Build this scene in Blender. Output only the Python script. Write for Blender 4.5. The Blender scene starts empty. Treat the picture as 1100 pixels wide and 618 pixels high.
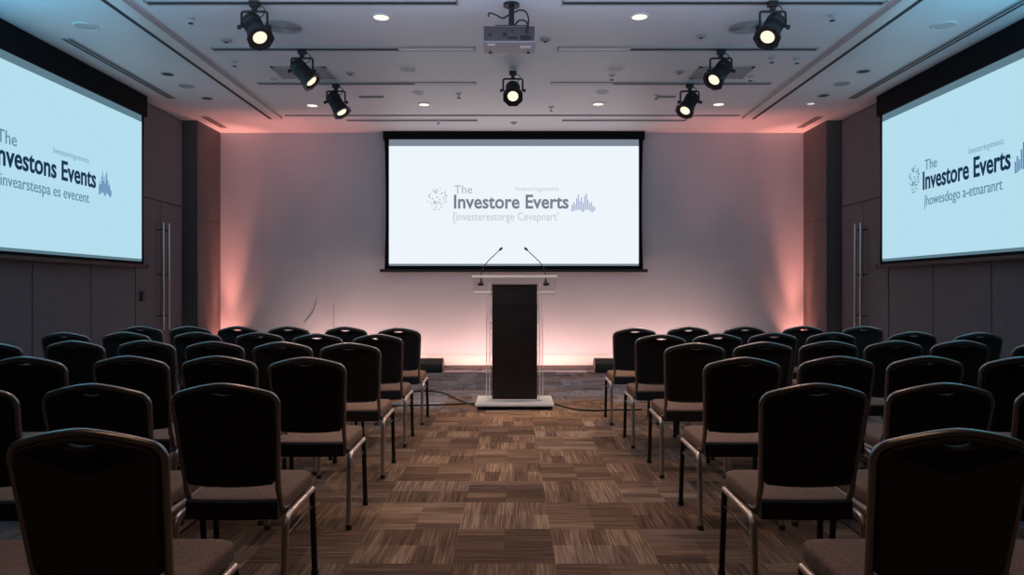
import bpy, bmesh, math, random
from mathutils import Vector, Matrix, Euler
random.seed(7)
S = bpy.context.scene
C = S.collection
PI = math.pi
R = math.radians

# ------------------------------------------------------------------ room measures (metres; x right, y towards the stage, z up)
CEIL = 3.98
BACK = 12.10
HALF = 5.13          # side walls
REAR = -5.0
EYE = 1.32
F = 770.0
def on_ceiling(px, py):
    d = (CEIL - EYE) * F / (312 - py)
    return ((px - 550) * d / F, d)

# ------------------------------------------------------------------ materials
def mat(name):
    m = bpy.data.materials.new(name); m.use_nodes = True
    nt = m.node_tree
    for n in list(nt.nodes): nt.nodes.remove(n)
    out = nt.nodes.new('ShaderNodeOutputMaterial')
    return m, nt, out
def principled(name, col, rough=0.6, metal=0.0, spec=0.5, noise=None, bump=0.0, bscale=200, sheen=0.0):
    m, nt, out = mat(name)
    b = nt.nodes.new('ShaderNodeBsdfPrincipled')
    b.inputs['Base Color'].default_value = (*col, 1)
    b.inputs['Roughness'].default_value = rough
    b.inputs['Metallic'].default_value = metal
    b.inputs['Specular IOR Level'].default_value = spec
    if sheen:
        b.inputs['Sheen Weight'].default_value = sheen
    nt.links.new(b.outputs[0], out.inputs[0])
    tc = nt.nodes.new('ShaderNodeTexCoord')
    if noise:
        sc, amt = noise
        n = nt.nodes.new('ShaderNodeTexNoise'); n.inputs['Scale'].default_value = sc; n.inputs['Detail'].default_value = 4
        nt.links.new(tc.outputs['Object'], n.inputs['Vector'])
        r = nt.nodes.new('ShaderNodeValToRGB')
        r.color_ramp.elements[0].position = 0.3; r.color_ramp.elements[1].position = 0.7
        r.color_ramp.elements[0].color = (*[c * (1 - amt) for c in col], 1)
        r.color_ramp.elements[1].color = (*[min(1, c * (1 + amt)) for c in col], 1)
        nt.links.new(n.outputs['Fac'], r.inputs[0]); nt.links.new(r.outputs[0], b.inputs['Base Color'])
    if bump:
        n2 = nt.nodes.new('ShaderNodeTexNoise'); n2.inputs['Scale'].default_value = bscale
        nt.links.new(tc.outputs['Object'], n2.inputs['Vector'])
        bp = nt.nodes.new('ShaderNodeBump'); bp.inputs['Strength'].default_value = bump; bp.inputs['Distance'].default_value = 0.002
        nt.links.new(n2.outputs['Fac'], bp.inputs['Height']); nt.links.new(bp.outputs[0], b.inputs['Normal'])
    return m
def emissive(name, col, strength):
    m, nt, out = mat(name)
    e = nt.nodes.new('ShaderNodeEmission')
    e.inputs[0].default_value = (*col, 1); e.inputs[1].default_value = strength
    nt.links.new(e.outputs[0], out.inputs[0])
    return m
def acrylic(name, tint, refl, frost=0.0):
    m, nt, out = mat(name)
    t = nt.nodes.new('ShaderNodeBsdfTransparent'); t.inputs[0].default_value = (*tint, 1)
    g = nt.nodes.new('ShaderNodeBsdfGlossy'); g.inputs['Roughness'].default_value = 0.06
    lw = nt.nodes.new('ShaderNodeLayerWeight'); lw.inputs[0].default_value = 0.3
    mr = nt.nodes.new('ShaderNodeMapRange'); mr.inputs[3].default_value = refl * 0.3; mr.inputs[4].default_value = refl * 3
    nt.links.new(lw.outputs['Facing'], mr.inputs[0])
    mx = nt.nodes.new('ShaderNodeMixShader')
    nt.links.new(mr.outputs[0], mx.inputs[0]); nt.links.new(t.outputs[0], mx.inputs[1]); nt.links.new(g.outputs[0], mx.inputs[2])
    last = mx
    if frost:
        d = nt.nodes.new('ShaderNodeBsdfDiffuse'); d.inputs[0].default_value = (0.92, 0.92, 0.92, 1)
        tr = nt.nodes.new('ShaderNodeBsdfTranslucent'); tr.inputs[0].default_value = (0.92, 0.92, 0.92, 1)
        ad = nt.nodes.new('ShaderNodeMixShader'); nt.links.new(d.outputs[0], ad.inputs[1]); nt.links.new(tr.outputs[0], ad.inputs[2])
        m2 = nt.nodes.new('ShaderNodeMixShader'); m2.inputs[0].default_value = frost
        nt.links.new(mx.outputs[0], m2.inputs[1]); nt.links.new(ad.outputs[0], m2.inputs[2]); last = m2
    nt.links.new(last.outputs[0], out.inputs[0])
    return m

def carpet_material():
    m, nt, out = mat('carpet_tiles')
    N, L = nt.nodes.new, nt.links.new
    b = N('ShaderNodeBsdfPrincipled'); b.inputs['Roughness'].default_value = 0.95; b.inputs['Specular IOR Level'].default_value = 0.15
    tc = N('ShaderNodeTexCoord')
    off = N('ShaderNodeVectorMath'); off.operation = 'ADD'; off.inputs[1].default_value = (0.29, 0.04, 0)
    L(tc.outputs['Object'], off.inputs[0])
    ck = N('ShaderNodeTexChecker'); ck.inputs['Scale'].default_value = 2.0
    L(off.outputs[0], ck.inputs['Vector'])
    def streak(sx, sy, detail, seed):
        mp = N('ShaderNodeMapping'); mp.inputs['Scale'].default_value = (sx, sy, 1); mp.inputs['Location'].default_value = (seed, seed * 1.7, 0)
        L(tc.outputs['Object'], mp.inputs[0])
        n = N('ShaderNodeTexNoise'); n.inputs['Scale'].default_value = 1; n.inputs['Detail'].default_value = detail
        n.inputs['Roughness'].default_value = 0.6
        L(mp.outputs[0], n.inputs['Vector']); return n.outputs['Fac']
    def cell(sx, sy):
        sn = N('ShaderNodeVectorMath'); sn.operation = 'SNAP'; sn.inputs[1].default_value = (sx, sy, 5)
        L(off.outputs[0], sn.inputs[0])
        wn = N('ShaderNodeTexWhiteNoise'); wn.noise_dimensions = '3D'; L(sn.outputs[0], wn.inputs['Vector']); return wn.outputs['Value']
    def mixf(f, a, c):
        x = N('ShaderNodeMix'); x.data_type = 'FLOAT'; L(f, x.inputs[0]); L(a, x.inputs[2]); L(c, x.inputs[3]); return x.outputs[0]
    def madd(a, k, c):
        x = N('ShaderNodeMath'); x.operation = 'MULTIPLY_ADD'; L(a, x.inputs[0]); x.inputs[1].default_value = k
        if isinstance(c, float): x.inputs[2].default_value = c
        else: L(c, x.inputs[2])
        return x.outputs[0]
    # yarn lines, bundles and cut bundle ends all run along the tile; neighbouring tiles are turned a quarter
    line = mixf(ck.outputs['Fac'], streak(88, 2.6, 2, 1.0), streak(2.6, 88, 2, 4.0))
    wide = mixf(ck.outputs['Fac'], streak(30, 2.2, 1, 9.0), streak(2.2, 30, 1, 5.0))
    bund = mixf(ck.outputs['Fac'], cell(0.1, 0.25), cell(0.25, 0.1))
    tone = cell(0.5, 0.5)
    v = madd(line, 0.68, madd(wide, 0.13, madd(bund, 0.20, madd(tone, 0.10, -0.06))))
    r = N('ShaderNodeValToRGB')
    e = r.color_ramp.elements
    e[0].position = 0.30; e[0].color = (0.058, 0.031, 0.019, 1)
    e[1].position = 0.74; e[1].color = (0.40, 0.262, 0.172, 1)
    x = e.new(0.45); x.color = (0.125, 0.070, 0.045, 1)
    x = e.new(0.56); x.color = (0.20, 0.118, 0.074, 1)
    L(v, r.inputs[0])
    # slate blue mixed in by cells: most by the stage, some at the sides
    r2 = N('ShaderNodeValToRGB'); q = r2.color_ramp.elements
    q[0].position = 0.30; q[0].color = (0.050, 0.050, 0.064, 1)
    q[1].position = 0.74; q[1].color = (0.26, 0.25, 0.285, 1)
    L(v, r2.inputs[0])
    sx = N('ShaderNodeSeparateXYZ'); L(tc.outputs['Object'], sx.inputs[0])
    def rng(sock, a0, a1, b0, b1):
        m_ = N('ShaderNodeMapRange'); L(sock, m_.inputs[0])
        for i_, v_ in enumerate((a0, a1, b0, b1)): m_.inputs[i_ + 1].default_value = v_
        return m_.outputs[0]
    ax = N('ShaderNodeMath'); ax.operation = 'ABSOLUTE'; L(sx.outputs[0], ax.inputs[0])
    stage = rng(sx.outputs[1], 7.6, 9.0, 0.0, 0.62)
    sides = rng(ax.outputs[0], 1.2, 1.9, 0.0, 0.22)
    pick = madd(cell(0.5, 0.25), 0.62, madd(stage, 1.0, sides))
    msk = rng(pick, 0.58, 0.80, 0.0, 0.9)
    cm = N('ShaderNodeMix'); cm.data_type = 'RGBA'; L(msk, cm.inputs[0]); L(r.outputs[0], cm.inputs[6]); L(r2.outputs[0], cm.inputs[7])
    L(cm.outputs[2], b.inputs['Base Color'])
    pile = N('ShaderNodeTexNoise'); pile.inputs['Scale'].default_value = 260
    L(tc.outputs['Object'], pile.inputs['Vector'])
    bp = N('ShaderNodeBump'); bp.inputs['Strength'].default_value = 0.5; bp.inputs['Distance'].default_value = 0.004
    L(pile.outputs['Fac'], bp.inputs['Height']); L(bp.outputs[0], b.inputs['Normal'])
    L(b.outputs[0], out.inputs[0])
    return m

M = {
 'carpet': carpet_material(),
 'ceiling': principled('ceiling_paint', (0.68, 0.68, 0.72), 0.5, spec=0.4, noise=(1.3, 0.03)),
 'backwall': principled('wall_paint', (0.52, 0.53, 0.57), 0.75, spec=0.2, noise=(0.9, 0.05)),
 'panel': principled('fabric_wall_panel', (0.145, 0.140, 0.152), 0.75, spec=0.2, noise=(14, 0.08), bump=0.15, bscale=300),
 'column': principled('column_laminate', (0.125, 0.11, 0.112), 0.7, spec=0.2, noise=(3, 0.06)),
 'seam': principled('dark_joint', (0.02, 0.019, 0.02), 0.8),
 'skirting': principled('pale_skirting', (0.62, 0.58, 0.56), 0.6),
 'darkbase': principled('dark_base_strip', (0.03, 0.02, 0.02), 0.5),
 'black': principled('black_metal', (0.012, 0.012, 0.014), 0.45, spec=0.4),
 'screenblack': principled('black_screen_cloth', (0.006, 0.007, 0.009), 0.8, spec=0.1),
 'fabric': principled('dark_back_cloth', (0.032, 0.026, 0.023), 0.85, spec=0.2, noise=(60, 0.25), bump=0.3, bscale=500, sheen=0.1),
 'seatcloth': principled('taupe_seat_cloth', (0.215, 0.125, 0.088), 0.9, spec=0.15, noise=(70, 0.2), bump=0.4, bscale=500),
 'seatpan': principled('dark_seat_pan', (0.018, 0.014, 0.013), 0.7),
 'rim': principled('bronze_tube', (0.30, 0.26, 0.235), 0.34, metal=0.85),
 'legmetal': principled('champagne_tube', (0.56, 0.44, 0.37), 0.36, metal=0.8),
 'darkleg': principled('shaded_tube', (0.02, 0.017, 0.016), 0.4, metal=0.3),  # front legs: same leg metal with its shade put into the colour
 'rubber': principled('rubber', (0.015, 0.015, 0.015), 0.8),
 'steel': principled('brushed_steel', (0.62, 0.60, 0.60), 0.3, metal=1.0),
 'lecternpanel': principled('dark_wood_laminate', (0.024, 0.014, 0.012), 0.55, spec=0.3, noise=(5, 0.2)),
 'clear': acrylic('clear_acrylic', (0.96, 0.955, 0.96), 0.045),
 'edge': acrylic('polished_acrylic_edge', (0.97, 0.96, 0.96), 0.2, frost=0.93),
 'frosted': acrylic('frosted_acrylic', (0.9, 0.88, 0.9), 0.2, frost=0.9),
 'whitetrim': principled('white_metal_trim', (0.72, 0.70, 0.71), 0.4),
 'greyvent': principled('grey_vent', (0.36, 0.35, 0.36), 0.6),
 'greyspk': principled('speaker_mesh', (0.50, 0.49, 0.50), 0.6),
 'darkvent': principled('dark_slot', (0.035, 0.033, 0.038), 0.8),
 'projgrey': principled('projector_plastic', (0.36, 0.32, 0.33), 0.5),
 'projdark': principled('projector_rear', (0.055, 0.043, 0.045), 0.5),
 'screen': emissive('projected_white', (0.85, 0.92, 0.97), 1.0),
 'sidescreen': emissive('projected_cyan', (0.46, 0.73, 0.86), 1.0),
 'dropgrey': emissive('dim_glow_screen_edge', (0.20, 0.24, 0.29), 1.0),  # screen edges outside the picture: dim light put in as emission
 'sidedrop': emissive('dim_glow_side_screen_edge', (0.11, 0.20, 0.25), 1.0),
 'ink': emissive('ink_slate', (0.19, 0.21, 0.27), 1.0),
 'inklight': emissive('ink_grey', (0.40, 0.45, 0.50), 1.0),
 'inkfaint': emissive('ink_faint', (0.55, 0.61, 0.67), 1.0),
 'inkblue': emissive('ink_violet', (0.36, 0.40, 0.62), 1.0),
 'sideink': emissive('ink_navy', (0.010, 0.035, 0.085), 1.0),
 'sideinklight': emissive('ink_steel', (0.13, 0.27, 0.36), 1.0),
 'sideinkfaint': emissive('ink_pale_steel', (0.26, 0.46, 0.57), 1.0),
 'sideinkblue': emissive('ink_blue', (0.10, 0.22, 0.44), 1.0),
 'lamp': emissive('warm_lamp_lens', (1.0, 0.82, 0.62), 1.25),
 'down': emissive('downlight_lens', (1.0, 0.86, 0.74), 1.3),
 'dimdown': emissive('dim_downlight_lens', (1.0, 0.80, 0.70), 0.9),
 'washlens': emissive('wash_lens', (1.0, 0.55, 0.45), 3.0),
}

# ------------------------------------------------------------------ mesh helpers
class MB:
    def __init__(s): s.bm = bmesh.new(); s.mi = 0
    def _add(s, verts, faces, xf=None):
        vs = [s.bm.verts.new(xf @ Vector(v) if xf else Vector(v)) for v in verts]
        for f in faces:
            try:
                fc = s.bm.faces.new([vs[i] for i in f]); fc.material_index = s.mi
            except ValueError: pass
        return vs
    def box(s, lo, hi, bev=0.0, xf=None, seg=2):
        x0, y0, z0 = lo; x1, y1, z1 = hi
        vs = s._add([(x0,y0,z0),(x1,y0,z0),(x1,y1,z0),(x0,y1,z0),(x0,y0,z1),(x1,y0,z1),(x1,y1,z1),(x0,y1,z1)],
               [(0,3,2,1),(4,5,6,7),(0,1,5,4),(1,2,6,5),(2,3,7,6),(3,0,4,7)], xf)
        if bev:
            es = {e for v in vs for e in v.link_edges}
            bmesh.ops.bevel(s.bm, geom=list(es), offset=bev, segments=seg, affect='EDGES', profile=0.5)
        return s
    def rings(s, rings, cap0=True, cap1=True, closed=False, xf=None):
        n = len(rings[0]); vs = []; fs = []
        for r in rings: vs += list(r)
        k = len(rings)
        for i in range(k if closed else k - 1):
            a = i * n; b = ((i + 1) % k) * n
            for j in range(n):
                j2 = (j + 1) % n
                fs.append((a + j, a + j2, b + j2, b + j))
        if not closed:
            if cap0: fs.append(tuple(reversed(range(n))))
            if cap1: fs.append(tuple(range((k - 1) * n, k * n)))
        s._add(vs, fs, xf); return s
    def tube(s, pts, r, n=10, closed=False, flat=None, xf=None):
        pts = [Vector(p) for p in pts]; k = len(pts); rr = r if isinstance(r, (list, tuple)) else [r] * k
        T = []
        for i in range(k):
            a = pts[(i - 1) % k] if (closed or i > 0) else pts[i]
            b = pts[(i + 1) % k] if (closed or i < k - 1) else pts[i]
            T.append((b - a).normalized())
        up = Vector((0, 0, 1)) if abs(T[0].z) < 0.9 else Vector((0, 1, 0))
        u = T[0].cross(up).normalized()
        out = []
        for i in range(k):
            u = (u - T[i] * u.dot(T[i]))
            u = u.normalized() if u.length > 1e-6 else T[i].orthogonal().normalized()
            w = T[i].cross(u)
            fy = flat or 1.0
            out.append([pts[i] + u * rr[i] * math.cos(2 * PI * j / n) + w * rr[i] * fy * math.sin(2 * PI * j / n) for j in range(n)])
        return s.rings(out, closed=closed, xf=xf)
    def lathe(s, prof, n=24, xf=None, cap0=True, cap1=True):
        # prof: list of (radius, z)
        rs = [[Vector((r * math.cos(2*PI*j/n), r * math.sin(2*PI*j/n), z)) for j in range(n)] for r, z in prof]
        return s.rings(rs, cap0, cap1, xf=xf)
    def build(s, name, mats, parent=None, smooth=35, loc=None):
        bmesh.ops.recalc_face_normals(s.bm, faces=s.bm.faces[:])
        me = bpy.data.meshes.new(name); s.bm.to_mesh(me); s.bm.free()
        return link(name, me, mats, parent, smooth, loc)

def link(name, me, mats, parent=None, smooth=35, loc=None):
    me.materials.clear()
    for m in (mats if isinstance(mats, (list, tuple)) else [mats]): me.materials.append(M[m])
    if smooth:
        me.polygons.foreach_set('use_smooth', [True] * len(me.polygons))
        me.set_sharp_from_angle(angle=R(smooth))
    o = bpy.data.objects.new(name, me); C.objects.link(o)
    if parent: o.parent = parent
    if loc: o.location = loc
    return o
def thing(name, label, cat, loc=(0, 0, 0), group=None, rot=(0, 0, 0)):
    o = bpy.data.objects.new(name, None); C.objects.link(o)
    o.empty_display_size = 0.1
    o.location = loc; o.rotation_euler = rot
    o['label'] = label; o['category'] = cat
    if group: o['group'] = group
    return o
def tag(o, label, cat, group=None):
    o['label'] = label; o['category'] = cat
    if group: o['group'] = group
    return o
def struct(o, label=None, cat=None):
    o['kind'] = 'structure'
    if label: o['label'] = label
    if cat: o['category'] = cat
    return o
def copy_tree(o, parent=None):
    c = o.copy(); C.objects.link(c)
    if parent: c.parent = parent
    for ch in list(o.children): copy_tree(ch, c)
    return c
def arc(cx, cz, r, a0, a1, n):
    return [(cx + r * math.cos(R(a0 + (a1 - a0) * i / n)), cz + r * math.sin(R(a0 + (a1 - a0) * i / n))) for i in range(n + 1)]
def curve_solid(outer, holes, half, bevel):
    cu = bpy.data.curves.new('tmp', 'CURVE'); cu.dimensions = '2D'; cu.fill_mode = 'BOTH'
    for loop in [outer] + holes:
        sp = cu.splines.new('POLY'); sp.points.add(len(loop) - 1); sp.use_cyclic_u = True
        for p, (x, y) in zip(sp.points, loop): p.co = (x, y, 0, 1)
    cu.extrude = half; cu.bevel_depth = bevel; cu.bevel_resolution = 3
    ob = bpy.data.objects.new('tmp', cu)
    me = bpy.data.meshes.new_from_object(ob)
    bpy.data.objects.remove(ob); bpy.data.curves.remove(cu)
    return me
def frame_of(direction, origin):
    z = Vector(direction).normalized()
    x = Vector((1, 0, 0)); x = (x - z * x.dot(z)).normalized()
    y = z.cross(x)
    m = Matrix((x, y, z)).transposed().to_4x4(); m.translation = Vector(origin)
    return m

# ------------------------------------------------------------------ setting
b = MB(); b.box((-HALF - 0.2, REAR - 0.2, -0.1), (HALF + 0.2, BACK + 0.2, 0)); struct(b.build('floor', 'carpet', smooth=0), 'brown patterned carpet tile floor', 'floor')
b = MB(); b.box((-HALF - 0.2, REAR - 0.2, CEIL), (HALF + 0.2, BACK + 0.2, CEIL + 0.12)); struct(b.build('ceiling', 'ceiling', smooth=0), 'flat off-white ceiling', 'ceiling')
b = MB(); b.box((-HALF - 0.2, BACK, 0), (HALF + 0.2, BACK + 0.15, CEIL)); struct(b.build('wall_back', 'backwall', smooth=0), 'plain pale stage wall lit pink from below', 'wall')
b = MB(); b.box((-HALF - 0.2, REAR - 0.15, 0), (HALF + 0.2, REAR, CEIL)); struct(b.build('wall_rear', 'panel', smooth=0), 'grey wall behind the seats', 'wall')
b = MB(); b.box((-4.93, BACK - 0.012, 0.055), (4.93, BACK, 0.236), 0.003); bb = struct(b.build('baseboard_back', 'skirting'), 'tall pale skirting along the stage wall', 'baseboard')
b = MB(); b.box((-4.93, BACK - 0.045, 0), (4.93, BACK, 0.055)); b.build('base_strip', 'darkbase', bb)

DOOR_Y = [9.78, 10.47, 11.15]       # two leaves per side
DOOR_H = 2.62
PANELS = [REAR, -3.5, -2.4, -1.3, -0.2, 0.9, 2.0, 3.1, 4.2, 5.35, 6.52, 7.67, 8.73, 9.76]
dn = 1
for s, side in ((-1, 'left'), (1, 'right')):
    b = MB(); g = 0.006
    xo = s * HALF; xi = s * (HALF + 0.03)
    def slab(y0, y1, z0, z1):
        lo = (min(xo, xi), y0 + g, z0 + g); hi = (max(xo, xi), y1 - g, z1 - g)
        b.box(lo, hi, 0.004, seg=1)
    for a, c in zip(PANELS, PANELS[1:]): slab(a, c, 0.1, CEIL - 0.03)
    slab(DOOR_Y[0], DOOR_Y[2], DOOR_H, CEIL - 0.03)
    b.mi = 1
    b.box((min(xi, s * (HALF + 0.18)), REAR, 0), (max(xi, s * (HALF + 0.18)), BACK, CEIL))
    b.box((min(xo + s*0.012, xi), REAR, 0), (max(xo + s*0.012, xi), 9.76, 0.1))
    struct(b.build('wall_' + side, ['panel', 'seam'], smooth=0), 'grey fabric panelled wall on the ' + side, 'wall')
    # column that flanks the stage wall
    x0, x1 = sorted((s * 4.92, s * (HALF + 0.1)))
    b = MB(); b.box((x0, 11.22, 0), (x1, BACK, 2.44), 0.003); b.box((x0, 11.22, 2.452), (x1, BACK, CEIL), 0.003)
    b.mi = 1; b.box((x0 + 0.008, 11.228, 2.43), (x1 - 0.008, BACK, 2.46))
    struct(b.build('column_' + side, ['column', 'seam'], smooth=0), 'taupe clad column at the %s end of the stage wall' % side, 'column')
    for k in range(2):
        y0, y1 = DOOR_Y[k] + 0.006, DOOR_Y[k + 1] - 0.006
        b = MB(); b.box((min(xo + s*0.006, xi), y0, 0.012), (max(xo + s*0.006, xi), y1, DOOR_H - 0.008), 0.003)
        d = struct(b.build('door_%d' % dn, 'panel', smooth=0), 'tall grey %s door leaf in the %s wall' % (('near', 'far')[k], side), 'door'); dn += 1
        hy = DOOR_Y[1] + (-0.085 if k == 0 else 0.085)
        hx = xo - s * 0.075
        b = MB(); b.tube([(hx, hy, 0.74), (hx, hy, 2.30)], 0.017, 14)
        h = b.build('pull_handle', 'steel', d)
        for z in (0.95, 1.55, 2.2):
            b = MB(); b.tube([(hx, hy, z), (xo + s * 0.01, hy, z)], 0.009, 10); b.build('bracket', 'black', h)
    if side == 'left':
        t = thing('card_reader', 'small black card reader plate on the near grey door of left wall', 'card reader', (xo, 9.93, 1.24))
        b = MB(); b.box((0, -0.045, -0.07), (0.022, 0.045, 0.07), 0.006); b.build('plate', 'black', t)
        b = MB(); b.box((0.021, -0.02, 0.02), (0.025, 0.02, 0.045), 0.001); b.build('indicator', 'seam', t)
    # thermostat disc on the column's inner face
    t = thing('thermostat_disc', 'small round thermostat on the %s column facing the stage' % side, 'thermostat', (s * 4.92, 11.46, 1.50))
    xf = frame_of((-s, 0, 0), (0, 0, 0))
    b = MB(); b.lathe([(0.04, 0), (0.04, 0.012), (0.034, 0.02)], 20, xf); b.build('case', 'greyvent', t)
    b = MB(); b.lathe([(0.02, 0.019), (0.019, 0.025)], 16, xf); b.build('dial', 'whitetrim', t)

# ------------------------------------------------------------------ projection screens
def text_mesh(body, width, cap, bold=0.0):
    cu = bpy.data.curves.new('t', 'FONT'); cu.body = body; cu.size = 1; cu.offset = bold; cu.extrude = 0.002; cu.resolution_u = 3
    ob = bpy.data.objects.new('t', cu)
    me = bpy.data.meshes.new_from_object(ob)
    bpy.data.objects.remove(ob); bpy.data.curves.remove(cu)
    xs = [v.co.x for v in me.vertices]; x0, x1 = min(xs), max(xs)
    sx = width / (x1 - x0); sz = cap / 0.70
    for v in me.vertices:
        x, y, z = v.co
        v.co = ((x - x0) * sx, z, y * sz)          # upright, facing -Y
    # mirror of handedness: keep normals outward
    me.flip_normals()
    return me

def make_screen(name_label, loc, rz, items, side):
    """local frame: x across the picture (0 in its middle), z up from the floor, facing -Y; local y = 0 is the cloth."""
    W2, Z0, Z1 = (2.09, 1.745, 3.60) if side else (2.09, 1.765, 3.735)
    ZC = Z1 + (0.09 if side else 0.11)
    p = 'side' if side else ''
    t = thing('projection_screen', name_label, 'screen', loc, 'roller projection screens', (0, 0, rz))
    back = 0.09
    b = MB(); b.box((-W2 - 0.10, -0.035, ZC), (W2 + 0.10, back, CEIL - 0.004), 0.008); b.build('casing', 'screenblack', t)
    # cloth with a black border that bows in slightly at the middle
    b = MB(); n = 14
    top, bot = ZC + 0.005, 1.665
    for dy in (0,):
        L_, R_ = [], []
        for i in range(n + 1):
            z = top + (bot - top) * i / n; w = W2 + 0.075 - 0.02 * math.sin(PI * i / n)
            L_.append((-w, z)); R_.append((w, z))
        rings = [[(l[0], 0.002, l[1]), (r[0], 0.002, r[1]), (r[0], 0.007, r[1]), (l[0], 0.007, l[1])] for l, r in zip(L_, R_)]
        b.rings(rings)
    b.build('black_border', 'screenblack', t, smooth=0)
    b = MB(); b.box((-W2, -0.003, Z0), (W2, 0.0015, Z1)); pic = b.build('picture', p + 'screen', t, smooth=0)
    b = MB(); b.box((-W2, -0.002, Z1), (W2, 0.0015, ZC + 0.004)); b.build('top_drop', ('sidedrop' if side else 'dropgrey'), t, smooth=0)
    b = MB(); b.box((-W2, -0.002, Z0 - 0.035), (W2, 0.0015, Z0)); b.build('bottom_drop', ('sidedrop' if side else 'dropgrey'), t, smooth=0)
    b = MB(); b.box((-W2 - 0.12, -0.022, 1.625), (W2 + 0.12, 0.028, 1.675), 0.012); bar = b.build('bottom_bar', 'black', t)
    for s in (-1, 1):
        b = MB(); b.box((s * (W2 + 0.135) - 0.015, -0.024, 1.622), (s * (W2 + 0.135) + 0.015, 0.03, 1.678), 0.006); b.build('end_cap', 'black', bar)
    for (body, u, z, w, cap, ink, bold) in items['text']:
        me = text_mesh(body, w, cap, bold)
        link('lettering', me, p + ink, pic, 0, (u, -0.0045, z))
    gu, gz, gw, gh = items['globe']
    b = MB(); rnd = random.Random(3)
    for k in range(70):
        a = rnd.random() * 2 * PI; q = math.sqrt(rnd.random())
        x, z = gu + gw * q * math.cos(a), gz + gh * q * math.sin(a)
        s0 = rnd.choice([0.006, 0.009, 0.013])
        b.lathe([(s0 * rnd.uniform(0.7, 1.1), 0), (s0, 0.002)], 6, frame_of((0, -1, 0), (x, -0.004, z)))
    b.build('globe_emblem', p + 'inklight', pic, 0)
    u0, u1, zb = items['bars']
    b = MB(); hs = [0.10, .17, .12, .25, .34, .19, .27, .15, .31, .36, .22, .13, .17, .08, .05]
    for k, h in enumerate(hs):
        x = u0 + (u1 - u0) * k / len(hs); w = (u1 - u0) / len(hs)
        dz = rnd.uniform(0, 0.07)
        b.box((x, -0.006, zb - dz), (x + w * 0.62, -0.004, zb + h * 0.72))
    b.build('bar_chart_emblem', p + 'inkblue', pic, 0)
    return t
u = lambda px: (px - 552) * 0.01555
make_screen('large white roller projection screen hanging on the pale stage wall above the lectern', (0.031, BACK - 0.10, 0), 0, {
    'text': [('The', u(488), 2.945, 0.30, 0.135, 'inklight', 0.0), ('Investore Everts', u(487.5), 2.695, 1.92, 0.225, 'ink', 0.022),
             ('Investoringements', u(554), 2.985, 0.72, 0.075, 'inkfaint', 0.0), ('[investerestorge Cevepnart\u2019', u(487), 2.49, 1.76, 0.135, 'inkfaint', 0.004)],
    'globe': (u(469.5), 2.85, 0.165, 0.195), 'bars': (u(614), u(640), 2.68)}, False)
SC = 7.62      # middle of each side screen along its wall
ul = lambda d: d - SC
make_screen('blue-lit roller projection screen hanging on the left wall', (-5.02, SC, 0), R(90), {
    'text': [('The', ul(6.98), 2.775, 0.28, 0.135, 'inklight', 0.0), ('Investons Events', ul(6.93), 2.555, 1.71, 0.215, 'ink', 0.02),
             ('Investoringements', ul(7.84), 2.825, 0.66, 0.07, 'inkfaint', 0.0), ('[invearstespa es evecent', ul(6.98), 2.355, 1.52, 0.125, 'inklight', 0.0)],
    'globe': (ul(6.55), 2.70, 0.15, 0.18), 'bars': (ul(8.70), ul(8.98), 2.53)}, True)
ur = lambda d: SC - d
make_screen('blue-lit roller projection screen hanging on the right wall', (5.02, SC, 0), R(-90), {
    'text': [('The', ur(8.71), 2.78, 0.25, 0.125, 'inklight', 0.0), ('Investore Everts', ur(8.75), 2.55, 1.54, 0.215, 'ink', 0.02),
             ('Investoringements', ur(7.87), 2.815, 0.56, 0.07, 'inkfaint', 0.0), ('|howesdogo a-etnaranrt', ur(8.71), 2.35, 1.38, 0.125, 'inklight', 0.0)],
    'globe': (ur(8.94), 2.71, 0.115, 0.18), 'bars': (ur(7.15), ur(6.72), 2.53)}, True)

# ------------------------------------------------------------------ lectern
LX = 0.03
t = thing('lectern', 'clear acrylic lectern with a dark front panel standing in the aisle before the screen', 'lectern', (LX, 8.2, 0))
def edged(b, lo, hi, thin):
    """clear sheet whose narrow faces get the bright edge material (index 1)"""
    b.box(lo, hi)
def sheet(name, lo, hi, thin_axis, xf=None, bev=0.0):
    b = MB(); b.box(lo, hi, 0, xf)
    b.bm.normal_update()
    ax = Vector([1 if i == thin_axis else 0 for i in range(3)])
    if xf: ax = (xf.to_3x3() @ ax).normalized()
    for f in b.bm.faces:
        f.material_index = 0 if abs(f.normal.dot(ax)) > 0.9 else 1
    return b.build(name, ['clear', 'edge'], t, 0)
b = MB(); b.box((-0.435, -0.32, 0.042), (0.435, 0.33, 0.066), 0.004); base = b.build('base', 'frosted', t)
b = MB(); b.box((-0.415, -0.29, 0.022), (0.415, 0.30, 0.042), 0.003); b.build('plinth', 'black', base)
for sx in (-1, 1):
    for sy in (-0.275, 0.285):
        b = MB(); b.lathe([(0.026, 0), (0.03, 0.006), (0.024, 0.022)], 16, Matrix.Translation((sx * 0.385, sy, 0))); b.build('foot', 'rubber', base)
b = MB(); b.box((-0.255, -0.062, 0.082), (0.255, -0.042, 1.388), 0.003); b.build('front_panel', 'lecternpanel', t)
sheet('clear_front', (-0.285, -0.042, 0.066), (0.285, -0.028, 1.405), 1)
sheet('clear_back', (-0.325, 0.115, 0.066), (0.325, 0.125, 1.17), 1)
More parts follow.
